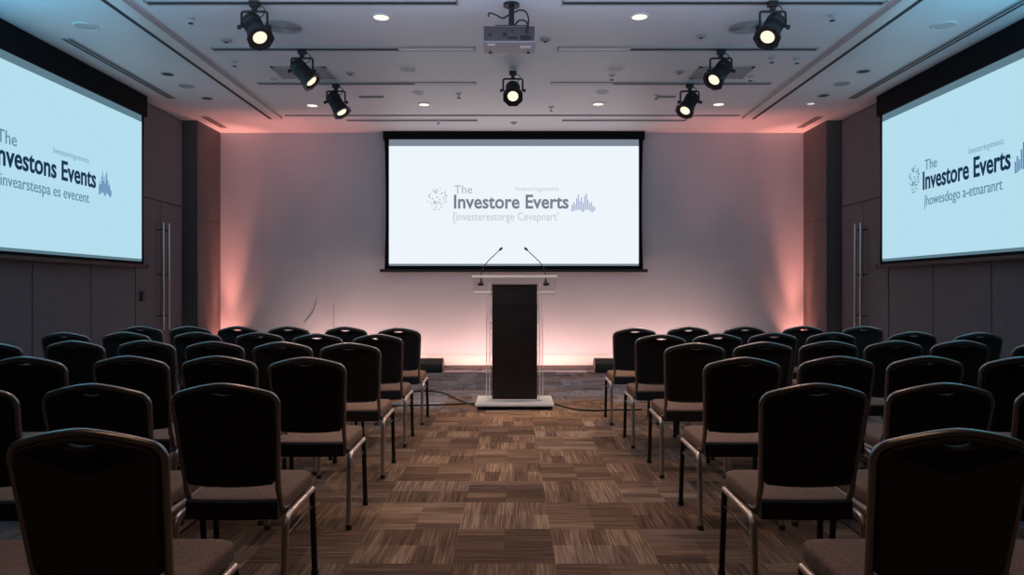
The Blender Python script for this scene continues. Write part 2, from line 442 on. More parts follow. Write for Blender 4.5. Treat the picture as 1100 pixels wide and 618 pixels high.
for s in (-1, 1):
    a, c = sorted((s * 0.279, s * 0.261)); sheet('side_panel', (a, -0.028, 0.066), (c, 0.113, 1.395), 0)
    for xe, ye, zz in ((0.285, -0.048, 1.40), (0.325, 0.11, 1.17)):
        b = MB(); b.box((s * xe - 0.004, ye - 0.005, 0.066), (s * xe + 0.004, ye + 0.005, zz), 0.002); b.build('edge_strip', 'edge', t)
    b = MB(); b.box((s*0.275 - 0.04, -0.075, 0.066), (s*0.275 + 0.04, -0.043, 0.082), 0.004); b.build('corner_bracket', 'frosted', t)
    for z in (0.95, 0.35):
        b = MB(); b.lathe([(0.012, 0), (0.012, 0.006), (0.007, 0.01)], 12, frame_of((0, -1, 0), (s * 0.270, -0.041, z))); b.build('bolt', 'steel', t)
# slanted reading top: high at the audience edge, low at the speaker's
xt = Matrix.Translation((0, -0.2, 1.463)) @ Matrix.Rotation(-math.atan2(0.195, 0.40), 4, 'X')
Ls = math.hypot(0.195, 0.40)
top = sheet('reading_top', (-0.475, 0, 0), (0.475, Ls, 0.012), 2, xt)
b = MB(); b.box((-0.475, Ls - 0.006, 0.0125), (0.475, Ls + 0.010, 0.046), 0.003, xt); b.build('paper_stop', 'edge', top)
b = MB(); b.box((-0.475, -0.022, -0.008), (0.475, 0.0, 0.018), 0.003, xt); b.build('front_lip', 'edge', top)
# two gooseneck microphones, each a thing standing on the reading top
def pt(px, py, y): return ((px - 550) * y / F, y, EYE + (312 - py) * y / F)
for s, lab in ((-1, 'left'), (1, 'right')):
    px0 = 551.5 + s * 35.2
    bx = (px0 - 550) * 8.2 / F
    o = xt @ Vector((bx - LX, 0.20, 0.012)) + Vector((LX, 8.2, 0))
    m = thing('gooseneck_microphone', 'black gooseneck microphone on the %s side of the clear lectern top' % lab, 'microphone', o, 'gooseneck microphones on the lectern')
    rt = Matrix.Rotation(-math.atan2(0.195, 0.40), 4, 'X')
    b = MB(); b.lathe([(0.036, 0), (0.036, 0.012), (0.026, 0.03), (0.015, 0.075), (0.010, 0.10)], 20, rt); b.build('mic_base', 'black', m)
    y0 = o.y + 0.03
    pts = [pt(551.5 + s * 35.2, 301, y0), pt(551.5 + s * 34.6, 295, y0), pt(551.5 + s * 33.2, 289.5, y0), pt(551.5 + s * 30.5, 284.5, y0 + .01), pt(551.5 + s * 27, 280.3, y0 + .015), pt(551.5 + s * 21, 274.6, y0 + .025), pt(551.5 + s * 14.6, 268.6, y0 + .04)]
    P = [Vector(q) - o for q in pts]
    b = MB(); b.tube(P, [0.0075, 0.006, 0.005, 0.005, 0.005, 0.005, 0.0045], 10); b.build('gooseneck', 'black', m)
    dr = (P[-1] - P[-2]).normalized()
    b = MB(); b.lathe([(0.004, -0.012), (0.011, -0.004), (0.0135, 0.012), (0.0135, 0.026), (0.010, 0.036), (0.004, 0.041)], 16, frame_of(dr, P[-1])); b.build('capsule', 'rubber', m)

# floor cables that run to the lectern
def on_floor(px, py):
    d = EYE * F / (py - 312); return Vector(((px - 550) * d / F, d, 0.009))
def smooth_path(pts, k=6):
    out = []
    for i in range(len(pts) - 1):
        p0 = pts[max(i - 1, 0)]; p1 = pts[i]; p2 = pts[i + 1]; p3 = pts[min(i + 2, len(pts) - 1)]
        for j in range(k):
            t_ = j / k
            out.append(0.5 * ((2 * p1) + (p2 - p0) * t_ + (2*p0 - 5*p1 + 4*p2 - p3) * t_**2 + (3*p1 - p0 - 3*p2 + p3) * t_**3))
    return out + [pts[-1]]
for name, lab, pts in (
    ('floor_cable', 'thin black cable looping over the carpet between front left chairs and lectern', [(440, 421.5), (462, 421), (478, 423.5), (488, 428.5), (500, 433.5), (510, 436.5)]),
    ('floor_cable', 'straight black cable along the carpet left of the lectern base', [(415, 437), (440, 436.5), (470, 435.8), (495, 435), (509, 434)]),
    ('floor_cable', 'black cable on the carpet from lectern base towards the front right chairs', [(596, 435), (606, 438), (620, 441), (640, 442), (660, 441.5), (690, 441)])):
    P = smooth_path([on_floor(*p) for p in pts])
    b = MB(); b.tube(P, 0.009, 8); tag(b.build(name, 'rubber'), lab, 'cable', 'cables on the carpet')

# black wash lights on the floor at the foot of the stage wall
for px, lab in ((463.5, 'left'), (651, 'right')):
    x = (px - 550) * 11.6 / F
    t = thing('wash_light', 'black wedge shaped floor wash light %s of the lectern by stage wall' % lab, 'floor light', (x, 11.62, 0), 'black wash lights by the stage wall')
    prof = [(-0.16, 0.0), (-0.16, 0.13), (-0.06, 0.215), (0.10, 0.215), (0.17, 0.15), (0.17, 0.0)]
    b = MB(); b.rings([[(sx, y, z) for y, z in prof] for sx in (-0.19, 0.19)])
    bmesh.ops.bevel(b.bm, geom=b.bm.edges[:], offset=0.012, segments=2, affect='EDGES'); b.build('housing', 'black', t)
    b = MB(); b.box((-0.16, -0.166, 0.02), (0.16, -0.158, 0.11), 0.003); b.build('front_grille', 'seam', t)
    xf = Matrix.Translation((0, 0.135, 0.183)) @ Matrix.Rotation(R(-42), 4, 'X')
    b = MB(); b.box((-0.15, -0.035, 0.002), (0.15, 0.035, 0.010), 0.002, xf); b.build('lens', 'washlens', t)

# loose wires hanging on the stage wall
for lab, pts in (('thin grey wire hanging loose on the stage wall left of the screen', [(340, 322), (338, 332), (333, 340), (327, 347)]),
                 ('short straight grey wire on the stage wall beside the loose one', [(358.5, 326), (358.5, 338), (358, 352)])):
    P = smooth_path([Vector(((px - 550) * 12.09 / F, 12.09, EYE + (312 - py) * 12.09 / F)) for px, py in pts], 4)
    b = MB(); b.tube(P, 0.006, 6); tag(b.build('wall_wire', 'greyvent'), lab, 'wire')

# ------------------------------------------------------------------ projector
PX = -0.025
t = thing('ceiling_projector', 'grey projector hanging from a black pole under the ceiling above the aisle', 'projector', (PX, 6.5, CEIL))
zt, zb = 3.725 - CEIL, 3.572 - CEIL
b = MB(); b.box((-0.243, 0.004, zb), (0.243, 0.34, zt), 0.016, seg=3); body = b.build('body', 'projgrey', t)
b = MB(); b.box((-0.232, -0.002, zb + 0.012), (0.232, 0.006, zt - 0.01), 0.003); rp = b.build('rear_panel', 'projdark', body)
for (x0, x1, z0, z1) in ((-0.06, -0.02, -.36, -.325), (-0.01, 0.075, -.385, -.36), (-0.19, -0.16, -.355, -.33), (0.10, 0.2, -.392, -.35), (0.02, 0.035, -.315, -.298)):
    b = MB(); b.box((x0, -0.006, z0), (x1, -0.001, z1), 0.002); b.build('port', 'black', rp)
b = MB(); b.box((-0.20, 0.05, zb - 0.004), (-0.13, 0.09, zb + 0.001)); b.build('label_plate', 'whitetrim', body)
b = MB(); b.box((0.10, 0.1, zb - 0.005), (0.20, 0.16, zb + 0.001), 0.002); b.build('filter_door', 'whitetrim', body)
for sx in (-0.18, 0.18):
    b = MB(); b.lathe([(0.014, 0), (0.017, 0.008), (0.012, 0.014)], 12, Matrix.Translation((sx, 0.28, zb - 0.012))); b.build('foot', 'black', body)
b = MB(); b.lathe([(0.055, 0.30), (0.055, 0.36), (0.045, 0.375), (0.045, 0.36)], 24, Matrix.Translation((0.11, 0.005, -0.335)) @ Matrix.Rotation(R(-90), 4, 'X')); b.build('projection_lens', 'black', body)
b = MB(); b.tube([(0.02, 0.16, 0), (0.02, 0.16, zt + 0.02)], 0.026, 14); b.build('pole', 'black', t)
b = MB(); b.lathe([(0.075, -0.022), (0.075, 0)], 24, Matrix.Translation((0.02, 0.16, 0))); b.build('ceiling_plate', 'black', t)
b = MB(); b.box((-0.13, 0.05, zt), (0.17, 0.28, zt + 0.022), 0.004); b.build('mount_plate', 'black', t)
for pts in ([(0.03, 0.13, -0.10), (0.09, 0.10, -0.08), (0.15, 0.06, -0.11), (0.175, 0.02, -0.19), (0.17, -0.012, -0.26), (0.16, -0.01, -0.33)],
            [(0.0, 0.13, -0.11), (-0.06, 0.08, -0.16), (-0.12, 0.06, -0.14), (-0.18, 0.05, -0.125), (-0.19, 0.05, -0.16)],
            [(0.05, 0.1, -0.22), (0.09, 0.06, -0.19), (0.15, 0.05, -0.20), (0.18, 0.03, -0.26)]):
    b = MB(); b.tube(smooth_path([Vector(p) for p in pts]), 0.0075, 8); b.build('cable', 'black', t)

# ------------------------------------------------------------------ stage spotlights
LIGHTS = []
def spotlight(x, y, aim, label, drop=0.0):
    t = thing('stage_spotlight', label, 'spotlight', (x, y, CEIL - 0.012), 'black stage spotlights on the ceiling')
    b = MB(); b.box((-0.045, -0.03, -0.05), (0.045, 0.03, 0.0), 0.006); b.box((-0.022, -0.022, -0.085), (0.022, 0.022, -0.045), 0.004); mt = b.build('clamp', 'black', t)
    b = MB(); b.lathe([(0.012, 0), (0.014, 0.02), (0.009, 0.028)], 10, frame_of((1, 0, 0), (0.044, 0, -0.03))); b.build('clamp_knob', 'black', mt)
    zc = -0.235; hw = 0.118
    b = MB(); path = [(-hw, 0, zc), (-hw, 0, -0.115)] + [(-hw + 0.022 * (1 - math.cos(a)), 0, -0.115 + 0.022 * math.sin(a)) for a in (0.5, 1.0, 1.57)] + \
        [(hw - 0.022 * (1 - math.cos(a)), 0, -0.115 + 0.022 * math.sin(a)) for a in (1.57, 1.0, 0.5)] + [(hw, 0, -0.115), (hw, 0, zc)]
    b.tube(path, 0.011, 8, flat=1.3); b.build('yoke', 'black', t)
    d = Vector(aim).normalized()
    ctr = Vector((0, 0, zc)); ctr = ctr + d * 0.045; xf = frame_of(d, ctr) @ Matrix.Diagonal((1.2, 1.2, 0.86, 1.0))
    b = MB()
    b.lathe([(0.03, -0.20), (0.058, -0.193), (0.070, -0.165), (0.074, -0.16), (0.074, -0.09), (0.070, -0.085), (0.070, 0.02), (0.078, 0.025), (0.078, 0.06), (0.084, 0.07), (0.084, 0.15), (0.078, 0.15), (0.078, 0.128), (0.0, 0.127)], 28, xf)
    for k in range(5):
        b.lathe([(0.0725, -0.07 + k * 0.018), (0.0725, -0.064 + k * 0.018)], 28, xf)
    br = b.build('barrel', 'black', t)
    b = MB(); o8 = []
    for (r0, z) in ((0.105, 0.142), (0.105, 0.156), (0.079, 0.156), (0.079, 0.142)):
        o8.append([Vector((r0 * math.cos(2*PI*(j+.5)/8), r0 * math.sin(2*PI*(j+.5)/8), z)) for j in range(8)])
    b.rings(o8, closed=True, xf=xf); b.build('gel_frame', 'black', br, 20)
    b = MB(); b.lathe([(0.053, 0.129), (0.051, 0.134), (0.04, 0.139), (0.02, 0.1415), (0.004, 0.142)], 24, xf); b.build('lens', 'lamp', br)
    for s in (-1, 1):
        b = MB(); b.tube([(s * (hw + 0.03), 0, zc), (s * 0.05, 0, zc)], 0.008, 8); b.tube([(s * (hw + 0.012), 0, zc), (s * (hw + 0.036), 0, zc)], 0.02, 10); b.build('tilt_knob', 'black', t)
    b = MB(); b.tube(smooth_path([Vector((0.03, 0, -0.02)), Vector((0.09, 0.01, -0.07)), Vector((0.05, 0.03, -0.13)), ctr - d * 0.15 + Vector((0, 0, 0.03)), ctr - d * 0.168]), 0.005, 6); b.build('power_cable', 'black', t)
    LIGHTS.append((Vector((x, y, CEIL - 0.012)) + ctr + d * 0.17, d))
spotlight(-2.36, 6.57, (0.46, -0.42, -0.74), 'black stage spotlight nearest on the left, its lens glowing towards the seats')
spotlight(-2.31, 7.89, (0.68, -0.06, -0.73), 'middle of the three black stage spotlights left of the projector')
spotlight(-2.26, 9.20, (0.52, -0.16, -0.84), 'farthest of the three black stage spotlights left of the projector')
spotlight(0.011, 8.66, (0.0, -0.74, -0.62), 'black stage spotlight in the middle of the ceiling behind the projector')
spotlight(2.28, 9.20, (-0.48, -0.40, -0.78), 'farthest of the three black stage spotlights right of the projector')
spotlight(2.30, 7.89, (-0.60, -0.36, -0.72), 'middle of the three black stage spotlights right of the projector')
spotlight(2.39, 6.57, (-0.46, -0.45, -0.72), 'black stage spotlight nearest on the right, its lens glowing towards the seats')

# ------------------------------------------------------------------ ceiling fittings
def slot(x0, x1, y, w, label, split=None, dark=True):
    """linear slot diffuser across the ceiling; its outer share is open (dark), the rest closed with a white blade"""
    cx = (x0 + x1) / 2
    t = thing('slot_diffuser', label, 'air diffuser', (cx, y, CEIL), 'linear slot diffusers across the ceiling')
    a, c = x0 - cx, x1 - cx
    b = MB(); h = 0.012
    b.box((a, -w/2, -h), (c, -w/2 + 0.012, 0)); b.box((a, w/2 - 0.012, -h), (c, w/2, 0))
    b.box((a, -w/2, -h), (a + 0.012, w/2, 0)); b.box((c - 0.012, -w/2, -h), (c, w/2, 0))
    b.build('frame', 'greyvent', t, 0)
    if split is None:
        b = MB(); b.box((a + 0.012, -w/2 + 0.012, -0.004), (c - 0.012, w/2 - 0.012, 0)); b.build('open_slot', 'darkvent', t, 0)
    else:
        m = split - cx
        lo, hi = (a, m) if abs(x0) > abs(x1) else (m, c)
        b = MB(); b.box((lo + 0.012, -w/2 + 0.012, -0.004), (hi - 0.006, w/2 - 0.012, 0)); b.build('open_slot', 'darkvent', t, 0)
        lo2, hi2 = (m, c) if abs(x0) > abs(x1) else (a, m)
        b = MB(); b.box((lo2 + 0.006, -w/2 + 0.014, -0.009), (hi2 - 0.012, w/2 - 0.014, 0)); b.build('closed_blade', 'whitetrim', t, 0)
for y, xl, xr, ls, rs, w, nm in ((6.62, (-3.38, -0.50), (0.46, 3.44), None, None, 0.10, 'nearest'), (7.89, (-3.30, -0.40), (0.50, 3.36), -1.25, 1.30, 0.10, 'second nearest'),
                             (9.20, (-3.26, -0.46), (0.50, 3.32), -1.25, 1.30, 0.085, 'third nearest'), (11.20, (-2.58, -0.54), (0.78, 2.72), None, None, 0.07, 'farthest')):
    slot(xl[0], xl[1], y, w, '%s of the cross slot diffusers on the ceiling left of the centre line' % nm, ls)
    slot(xr[0], xr[1], y, w, '%s of the cross slot diffusers on the ceiling right of the centre line' % nm, rs)
slot(-3.45, 3.45, 10.88, 0.05, 'long thin slot running across the whole ceiling in front of the stage')
slot(-2.10, -1.76, 9.83, 0.07, 'very short slot diffuser beside the farthest left spotlight')
slot(1.98, 2.24, 9.83, 0.07, 'very short slot diffuser beside the farthest right spotlight')
for s, side in ((-1, 'left'), (1, 'right')):
    # long light trough with a dark gap on its outer side
    t = thing('ceiling_trough', 'long pale ceiling trough with a dark slot running towards the stage on the %s' % side, 'ceiling trough', (s * 3.62, 4.0, CEIL))
    b = MB(); b.box((-0.10, -6, -0.035), (0.10, 7.0, 0), 0.008); tr = b.build('channel', 'whitetrim', t)
    x = s * 0.075
    b = MB(); b.box((x - 0.022, -5.98, -0.038), (x + 0.022, 6.98, -0.03)); b.build('dark_slot', 'darkvent', tr, 0)
    b = MB(); b.box((-s*0.097 - 0.008, -5.98, -0.036), (-s*0.097 + 0.008, 6.98, -0.012)); b.build('shadow_gap', 'greyvent', tr, 0)
    # side slot pair near the wall
    for (ya, yb, lab) in ((7.55 if s < 0 else 5.2, 9.92, 'long double slot diffuser on the ceiling beside the %s screen' % side), (10.95, 11.7, 'short double slot diffuser on the ceiling by the %s column' % side)):
        t = thing('side_slot_diffuser', lab, 'air diffuser', (s * 4.70, (ya + yb) / 2, CEIL), 'double slot diffusers along the walls')
        h = (yb - ya) / 2
        b = MB(); b.box((-0.058, -h, -0.010), (0.058, h, 0), 0.003); fr = b.build('frame', 'greyvent', t)
        for xx in (-0.028, 0.028):
            b = MB(); b.box((xx - 0.013, -h + 0.015, -0.012), (xx + 0.013, h - 0.015, -0.008)); b.build('slit', 'darkvent', fr, 0)
def downlight(px, py, label, lens='down', r=0.075):
    x, y = on_ceiling(px, py)
    t = thing('downlight', label, 'downlight', (x, y, CEIL), 'round lit downlights')
    b = MB(); b.lathe([(r + 0.022, 0), (r + 0.022, -0.006), (r + 0.008, -0.012), (r, -0.010), (r, 0)], 32); b.build('trim_ring', 'whitetrim', t)
    b = MB(); b.lathe([(r, 0), (r, -0.006), (r * 0.6, -0.0075), (0.005, -0.008)], 32); b.build('lens', lens, t)
    return x, y
DL = [downlight(409.5, 18, 'bright round downlight nearest on the ceiling left of the projector'), downlight(687, 17.5, 'bright round downlight nearest on the ceiling right of the projector'),
      downlight(335.5, 113, 'lit downlight left of the farthest left spotlight'), downlight(455.6, 112, 'lit downlight between the farthest left spotlight and the middle spotlight'),
      downlight(642.6, 111.5, 'lit downlight between the middle spotlight and the farthest right spotlight'), downlight(772, 111.8, 'lit downlight right of the farthest right spotlight')]
downlight(871, 111, 'faint small downlight near the right column outside the ceiling trough', 'dimdown', 0.05)
def speaker(px, py, r, label, m='greyspk'):
    x, y = on_ceiling(px, py)
    t = thing('ceiling_speaker', label, 'ceiling speaker', (x, y, CEIL), 'round ceiling speakers')
    b = MB(); b.lathe([(r, 0), (r, -0.008), (r - 0.012, -0.014), (r - 0.022, -0.010), (r - 0.022, 0)], 32); b.build('rim', 'whitetrim', t)
    b = MB(); b.lathe([(r - 0.022, 0), (r - 0.022, -0.006), (r * 0.4, -0.010), (0.004, -0.011)], 32); b.build('grille', m, t)
speaker(437.6, 73.5, 0.115, 'round white ceiling speaker between the left spotlights and the projector')
speaker(661.5, 73, 0.115, 'round white ceiling speaker between the projector and the right spotlights')
speaker(449, 99.5, 0.09, 'smaller ceiling speaker just before the lit downlight left of the middle spotlight')
speaker(647, 98.8, 0.09, 'smaller ceiling speaker just before the lit downlight right of the middle spotlight')
speaker(92, 28, 0.12, 'large round ceiling speaker above the left wall screen')
speaker(1014, 27, 0.12, 'large round ceiling speaker above the right wall screen')
def recess(px, py, r, label):
    x, y = on_ceiling(px, py)
    t = thing('recessed_lamp', label, 'recessed lamp', (x, y, CEIL), 'unlit recessed lamps')
    b = MB(); b.lathe([(r, 0), (r, -0.006), (r - 0.014, -0.008), (r - 0.016, 0)], 28); b.build('ring', 'greyvent', t)
    b = MB(); b.lathe([(r - 0.015, 0), (r - 0.016, -0.003), (0.004, -0.0035)], 28); b.build('baffle', 'darkvent' if r < 0.09 else 'greyvent', t)
for (px, py, r, w) in ((180, 79.5, 0.08, 'nearest'), (200.5, 92.5, 0.10, 'middle'), (222.5, 105.5, 0.08, 'farthest')):
    recess(px, py, r, '%s of three unlit recessed lamps between left trough and wall slot' % w)
for (px, py, r, w) in ((927.5, 76.5, 0.08, 'nearest'), (904, 90, 0.10, 'middle'), (884.5, 102.5, 0.08, 'farthest')):
    recess(px, py, r, '%s of three unlit recessed lamps between right trough and wall slot' % w)
for px, py, lab in ((304, 29, 'left'), (803, 29, 'right')):
    x, y = on_ceiling(px, py)
    t = thing('round_vent', 'round grey ceiling vent beside the nearest %s spotlight' % lab, 'air vent', (x, y, CEIL), 'round ceiling vents')
    b = MB(); b.lathe([(0.19, 0), (0.19, -0.008), (0.178, -0.012), (0.17, 0)], 36); b.build('ring', 'greyvent', t)
    b = MB()
    for k in range(6): b.lathe([(0.165 - k*0.026, 0), (0.165 - k*0.026, -0.008), (0.15 - k*0.026, -0.010), (0.15 - k*0.026, 0)], 32)
    b.build('louvre', 'greyvent', t)
for px, py, lab in ((326, 78, 'left'), (775, 78, 'right')):
    x, y = on_ceiling(px, py)
    t = thing('return_grille', 'square grey return air grille behind the middle %s spotlight' % lab, 'air grille', (x, y, CEIL), 'square return air grilles')
    b = MB()
    for q in ((-0.33, -0.24, -0.29, 0.24), (0.29, -0.24, 0.33, 0.24), (-0.33, -0.24, 0.33, -0.2), (-0.33, 0.2, 0.33, 0.24)): b.box((q[0], q[1], -0.01), (q[2], q[3], 0))
    b.build('frame', 'greyvent', t, 0)
    b = MB()
    for k in range(9): b.box((-0.29, -0.195 + k * 0.045, -0.008), (0.29, -0.165 + k * 0.045, 0))
    b.build('louvre', 'greyvent', t, 0)
def sprinkler(px, py, label):
    x, y = on_ceiling(px, py)
    t = thing('sprinkler_head', label, 'sprinkler', (x, y, CEIL), 'small sprinkler heads on the ceiling')
    b = MB(); b.lathe([(0.042, 0), (0.042, -0.005), (0.02, -0.012)], 20); b.build('escutcheon', 'greyspk', t)
    b = MB(); b.lathe([(0.011, -0.01), (0.011, -0.04), (0.006, -0.055)], 12); b.build('stem', 'steel', t)
    b = MB(); b.lathe([(0.026, -0.055), (0.026, -0.059)], 16); b.build('deflector', 'darkvent', t)
for px, py, lab in ((252, 66, 'sprinkler head on the ceiling left of the middle left spotlight'), (205, 19, 'sprinkler head on the ceiling left of the nearest left spotlight'),
                    (894, 16, 'sprinkler head on the ceiling right of the nearest right spotlight'), (829, 62, 'sprinkler head on the ceiling right of the middle right spotlight'),
                    (294, 85, 'sprinkler head below the square grille by the middle left spotlight'), (806, 82, 'sprinkler head below the square grille by the middle right spotlight'),
                    (471, 129, 'sprinkler head just above the left half of the centre screen'), (592, 115, 'sprinkler head above the right half of the centre screen'),
                    (657, 81, 'sprinkler head beside the round speaker right of the projector'), (705, 102, 'sprinkler head left of the farthest right spotlight'),
                    (493, 101, 'sprinkler head left of the middle spotlight'), (856, 63, 'sprinkler head next to the right ceiling trough')):
    sprinkler(px, py, lab)
def sensor(px, py, label):
    x, y = on_ceiling(px, py)
    t = thing('ceiling_sensor', label, 'sensor', (x, y, CEIL), 'small flat ceiling sensors')
    b = MB(); b.lathe([(0.055, 0), (0.055, -0.012), (0.035, -0.022)], 20); b.build('case', 'greyvent', t)
    b = MB(); b.lathe([(0.02, -0.02), (0.014, -0.03)], 14); b.build('eye', 'darkvent', t)
for px, py, lab in ((243, 43, 'small dark ceiling sensor left of the nearest left spotlight, before the cross slot'), (376, 78.5, 'small ceiling sensor between middle and farthest left spotlights'),
                    (586, 42.5, 'small ceiling sensor just right of the projector'), (730, 77, 'small ceiling sensor left of the middle right spotlight'),
                    (753, 38.5, 'small ceiling sensor left of the nearest right spotlight'), (552, 131.5, 'small ceiling sensor above the middle of the centre screen')):
    sensor(px, py, lab)

# ------------------------------------------------------------------ banquet chair (local: faces +Y, rear feet at y = 0)
def back_outline(inset=0.0):
    wt, wb, z0, zc = 0.205 - inset, 0.186 - inset, 0.525 + inset, 0.946 - inset
    r = 0.048 - inset * 0.3; zk = 0.866 - inset * 0.6
    pts = [(-wb + 0.008, z0), (-0.09, z0 - 0.006), (0, z0 - 0.008), (0.09, z0 - 0.006), (wb - 0.008, z0), (wb, z0 + 0.02)]
    pts += [(wb + (wt - wb) * k / 6, z0 + 0.02 + (zk - z0 - 0.02) * k / 6) for k in range(1, 7)]
    sh = []
    for k in range(1, 9):
        a = R(74 * k / 8)
        sh.append((wt - r * (1 - math.cos(a)), zk + r * math.sin(a)))
    pts += sh
    xs, zl = pts[-1]
    cr = []
    for k in range(1, 17):
        x = xs * (1 - k / 8.0)
        cr.append((x, zl + (zc - zl) * (1 - (abs(x) / xs) ** 1.6)))
    pts += cr[:-1]
    pts += [(-x, z) for x, z in reversed(sh)]
    pts += [(-(wb + (wt - wb) * k / 6), z0 + 0.02 + (zk - z0 - 0.02) * k / 6) for k in range(6, -1, -1)]
    return pts
def lean(x, z):     # y of the back's middle surface: leans back going up, hollow across
    return 0.075 - 0.105 * ((z - 0.45) / 0.5) - 0.022 * (1 - (x / 0.21) ** 2)
def make_chair():
    t = thing('banquet_chair', 'x', 'chair')
    # upholstered back with a hand hole
    hole = []
    for k in range(13):
        x = -0.062 + 0.124 * k / 12; hole.append((x, 0.9275 - 0.010 * (x / 0.062) ** 2))
    for k in range(1, 12):
        x = 0.062 - 0.124 * k / 12; hole.append((x, 0.901 + 0.0155 * (x / 0.062) ** 2))
    me = curve_solid(back_outline(0.016), [hole], 0.014, 0.006)
    for v in me.vertices:
        x, z, d = v.co
        v.co = (x, lean(x, z) + d, z)
    back = link('backrest', me, 'fabric', t, 50)
    b = MB(); b.tube([(x, lean(x, z) - 0.018, z) for x, z in hole], 0.0038, 8, closed=True); b.build('hand_grip_rim', 'fabric', back)
    # tube frame round the back and down to the seat
    o = back_outline(0.0)
    start = next(i for i, p in enumerate(o) if p[0] > 0 and p[1] > 0.54)
    loop = [p for p in o[start:] if p[1] > 0.54]
    pts = [Vector((x, lean(x, z), z)) for x, z in loop]
    low = [Vector((0.186, 0.078, 0.47)), Vector((0.187, 0.088, 0.435)), Vector((0.188, 0.115, 0.415)), Vector((0.188, 0.20, 0.412))]
    path = list(reversed([Vector(p) for p in low])) + [Vector((0.186, lean(0.18, 0.51), 0.51))] + pts
    path += [Vector((-0.186, lean(0.18, 0.51), 0.51))] + [Vector((-p.x, p.y, p.z)) for p in low]
    b = MB(); b.tube(path, 0.0125, 10); b.build('back_frame', 'rim', t, 60)
    # seat cushion: lofted rounded pad, wider at the front
    def outl(ins, z, dome=0.0):
        pts = []; n = 48
        for k in range(n):
            a = 2 * PI * k / n; c, s_ = math.cos(a), math.sin(a)
            e = 0.24
            y = (0.215 - ins) * (abs(s_) ** e) * (1 if s_ >= 0 else -1)
            w = 0.205 + 0.012 * (y / 0.215)
            x = (w - ins) * (abs(c) ** e) * (1 if c >= 0 else -1)
            pts.append(Vector((x, 0.27 + y, z + 0.010 * (y / 0.215))))
        return pts
    lv = [(0.03, 0.408), (0.006, 0.411), (0.0, 0.420), (0.0, 0.460), (0.004, 0.470), (0.012, 0.476), (0.05, 0.480), (0.10, 0.483), (0.16, 0.484), (0.19, 0.4845)]
    b = MB(); b.rings([outl(i, z) for i, z in lv]); b.build('seat', 'seatcloth', t, 60)
    b = MB(); b.box((-0.185, 0.062, 0.388), (0.185, 0.46, 0.408), 0.008); b.build('seat_pan', 'seatpan', t)
    arcp = [(-0.186 + 0.372 * k / 12, 0.052 - 0.010 * (1 - ((k - 6) / 6.0) ** 2)) for k in range(13)]  # dark band added over the seat's rear to stand for its shade
    b = MB(); b.rings([[Vector((x, y - 0.006, 0.392)), Vector((x, y + 0.03, 0.392)), Vector((x, y + 0.03, 0.455)), Vector((x, y + 0.008, 0.471)), Vector((x, y - 0.006, 0.462))] for x, y in arcp]); b.build('rear_shade_band', 'fabric', t)
    for s in (-1, 1):
        X = s * 0.221; zt = 0.402; r = 0.05
        # rear leg with the bend into the side rail
        p = [(X + s*0.004, 0.0, 0.012), (X, 0.035, zt - r)] + [(X, 0.035 + r * (1 - math.cos(a)), zt - r + r * math.sin(a)) for a in (0.4, 0.8, 1.2, 1.57)]
        b = MB(); b.tube(p + [(X, 0.11, zt)], 0.0142, 10); lg = b.build('leg', 'legmetal', t, 60)
        b = MB(); b.lathe([(0.0178, 0), (0.0178, 0.02), (0.0155, 0.026)], 12, Matrix.Translation((X + s*0.004, 0.001, 0))); b.build('rubber_foot', 'rubber', lg)
        b = MB(); b.tube([(X, 0.11, zt), (X, 0.41, zt + 0.008), (X, 0.425, zt + 0.007)], 0.0142, 10); rl = b.build('side_rail', 'legmetal', t, 60)
        for yy in (0.13, 0.37):
            b = MB(); b.tube([(X, yy, zt), (s * 0.17, yy, zt)], 0.009, 8); b.build('rail_bracket', 'seatpan', rl)
        b = MB(); b.tube([(X + s*0.004, 0.455, 0.012), (X, 0.425, zt - 0.02), (X, 0.420, zt + 0.004)], 0.0142, 10); lg = b.build('leg', 'darkleg', t, 60)
        b = MB(); b.lathe([(0.0178, 0), (0.0178, 0.02), (0.0155, 0.026)], 12, Matrix.Translation((X + s*0.004, 0.455, 0))); b.build('rubber_foot', 'rubber', lg)
        b = MB(); b.tube([(X, 0.031, 0.325), (X, 0.430, 0.335)], 0.006, 8); b.build('side_brace', 'darkleg', t)
    return t
ROWS = [  # (rows counted from the lectern) -> px of each back's middle, top edge y
    ('L', 'front', [(428, 352), (371, 350.8), (309, 350.3), (255, 350.2), (211, 350.2), (161, 350.2)]),
    ('L', 'second', [(405, 358.6), (340, 358.2), (277.5, 356.8), (210.5, 356.4), (134, 356.4), (68.5, 356.8)]),
    ('L', 'third', [(375, 368), (302, 367), (228.5, 366.4), (155, 365.3), (86, 365.8), (1, 367.4)]),
    ('L', 'fourth', [(328, 383.4), (233, 382), (143.5, 382), (26, 382.8)]),
    ('L', 'fifth', [(238.5, 411.3), (98.5, 411.8), (-46, 412)]),
    ('L', 'last', [(86, 460), (-120, 461)]),
    ('R', 'front', [(682.5, 352), (740, 350.8), (800.5, 350.4), (864, 350), (928, 350.2)]),
    ('R', 'second', [(710.5, 359), (771.5, 358), (831.5, 357), (894.5, 356.8), (982, 356), (1039, 357)]),
    ('R', 'third', [(747.5, 368), (821.5, 367), (892, 366), (955, 365.6), (1018, 365.4), (1102, 367)]),
    ('R', 'fourth', [(799.5, 383.5), (901.5, 382.3), (996, 382.3), (1097, 383)]),
    ('R', 'fifth', [(878, 411.3), (1015.5, 411), (1150, 412)]),
    ('R', 'last', [(1030, 460), (1250, 461)]),
]
ORD = ['beside the aisle', 'second from the aisle', 'third from the aisle', 'fourth from the aisle', 'fifth from the aisle', 'sixth from the aisle']
proto = make_chair()
first = True
jit = random.Random(11)
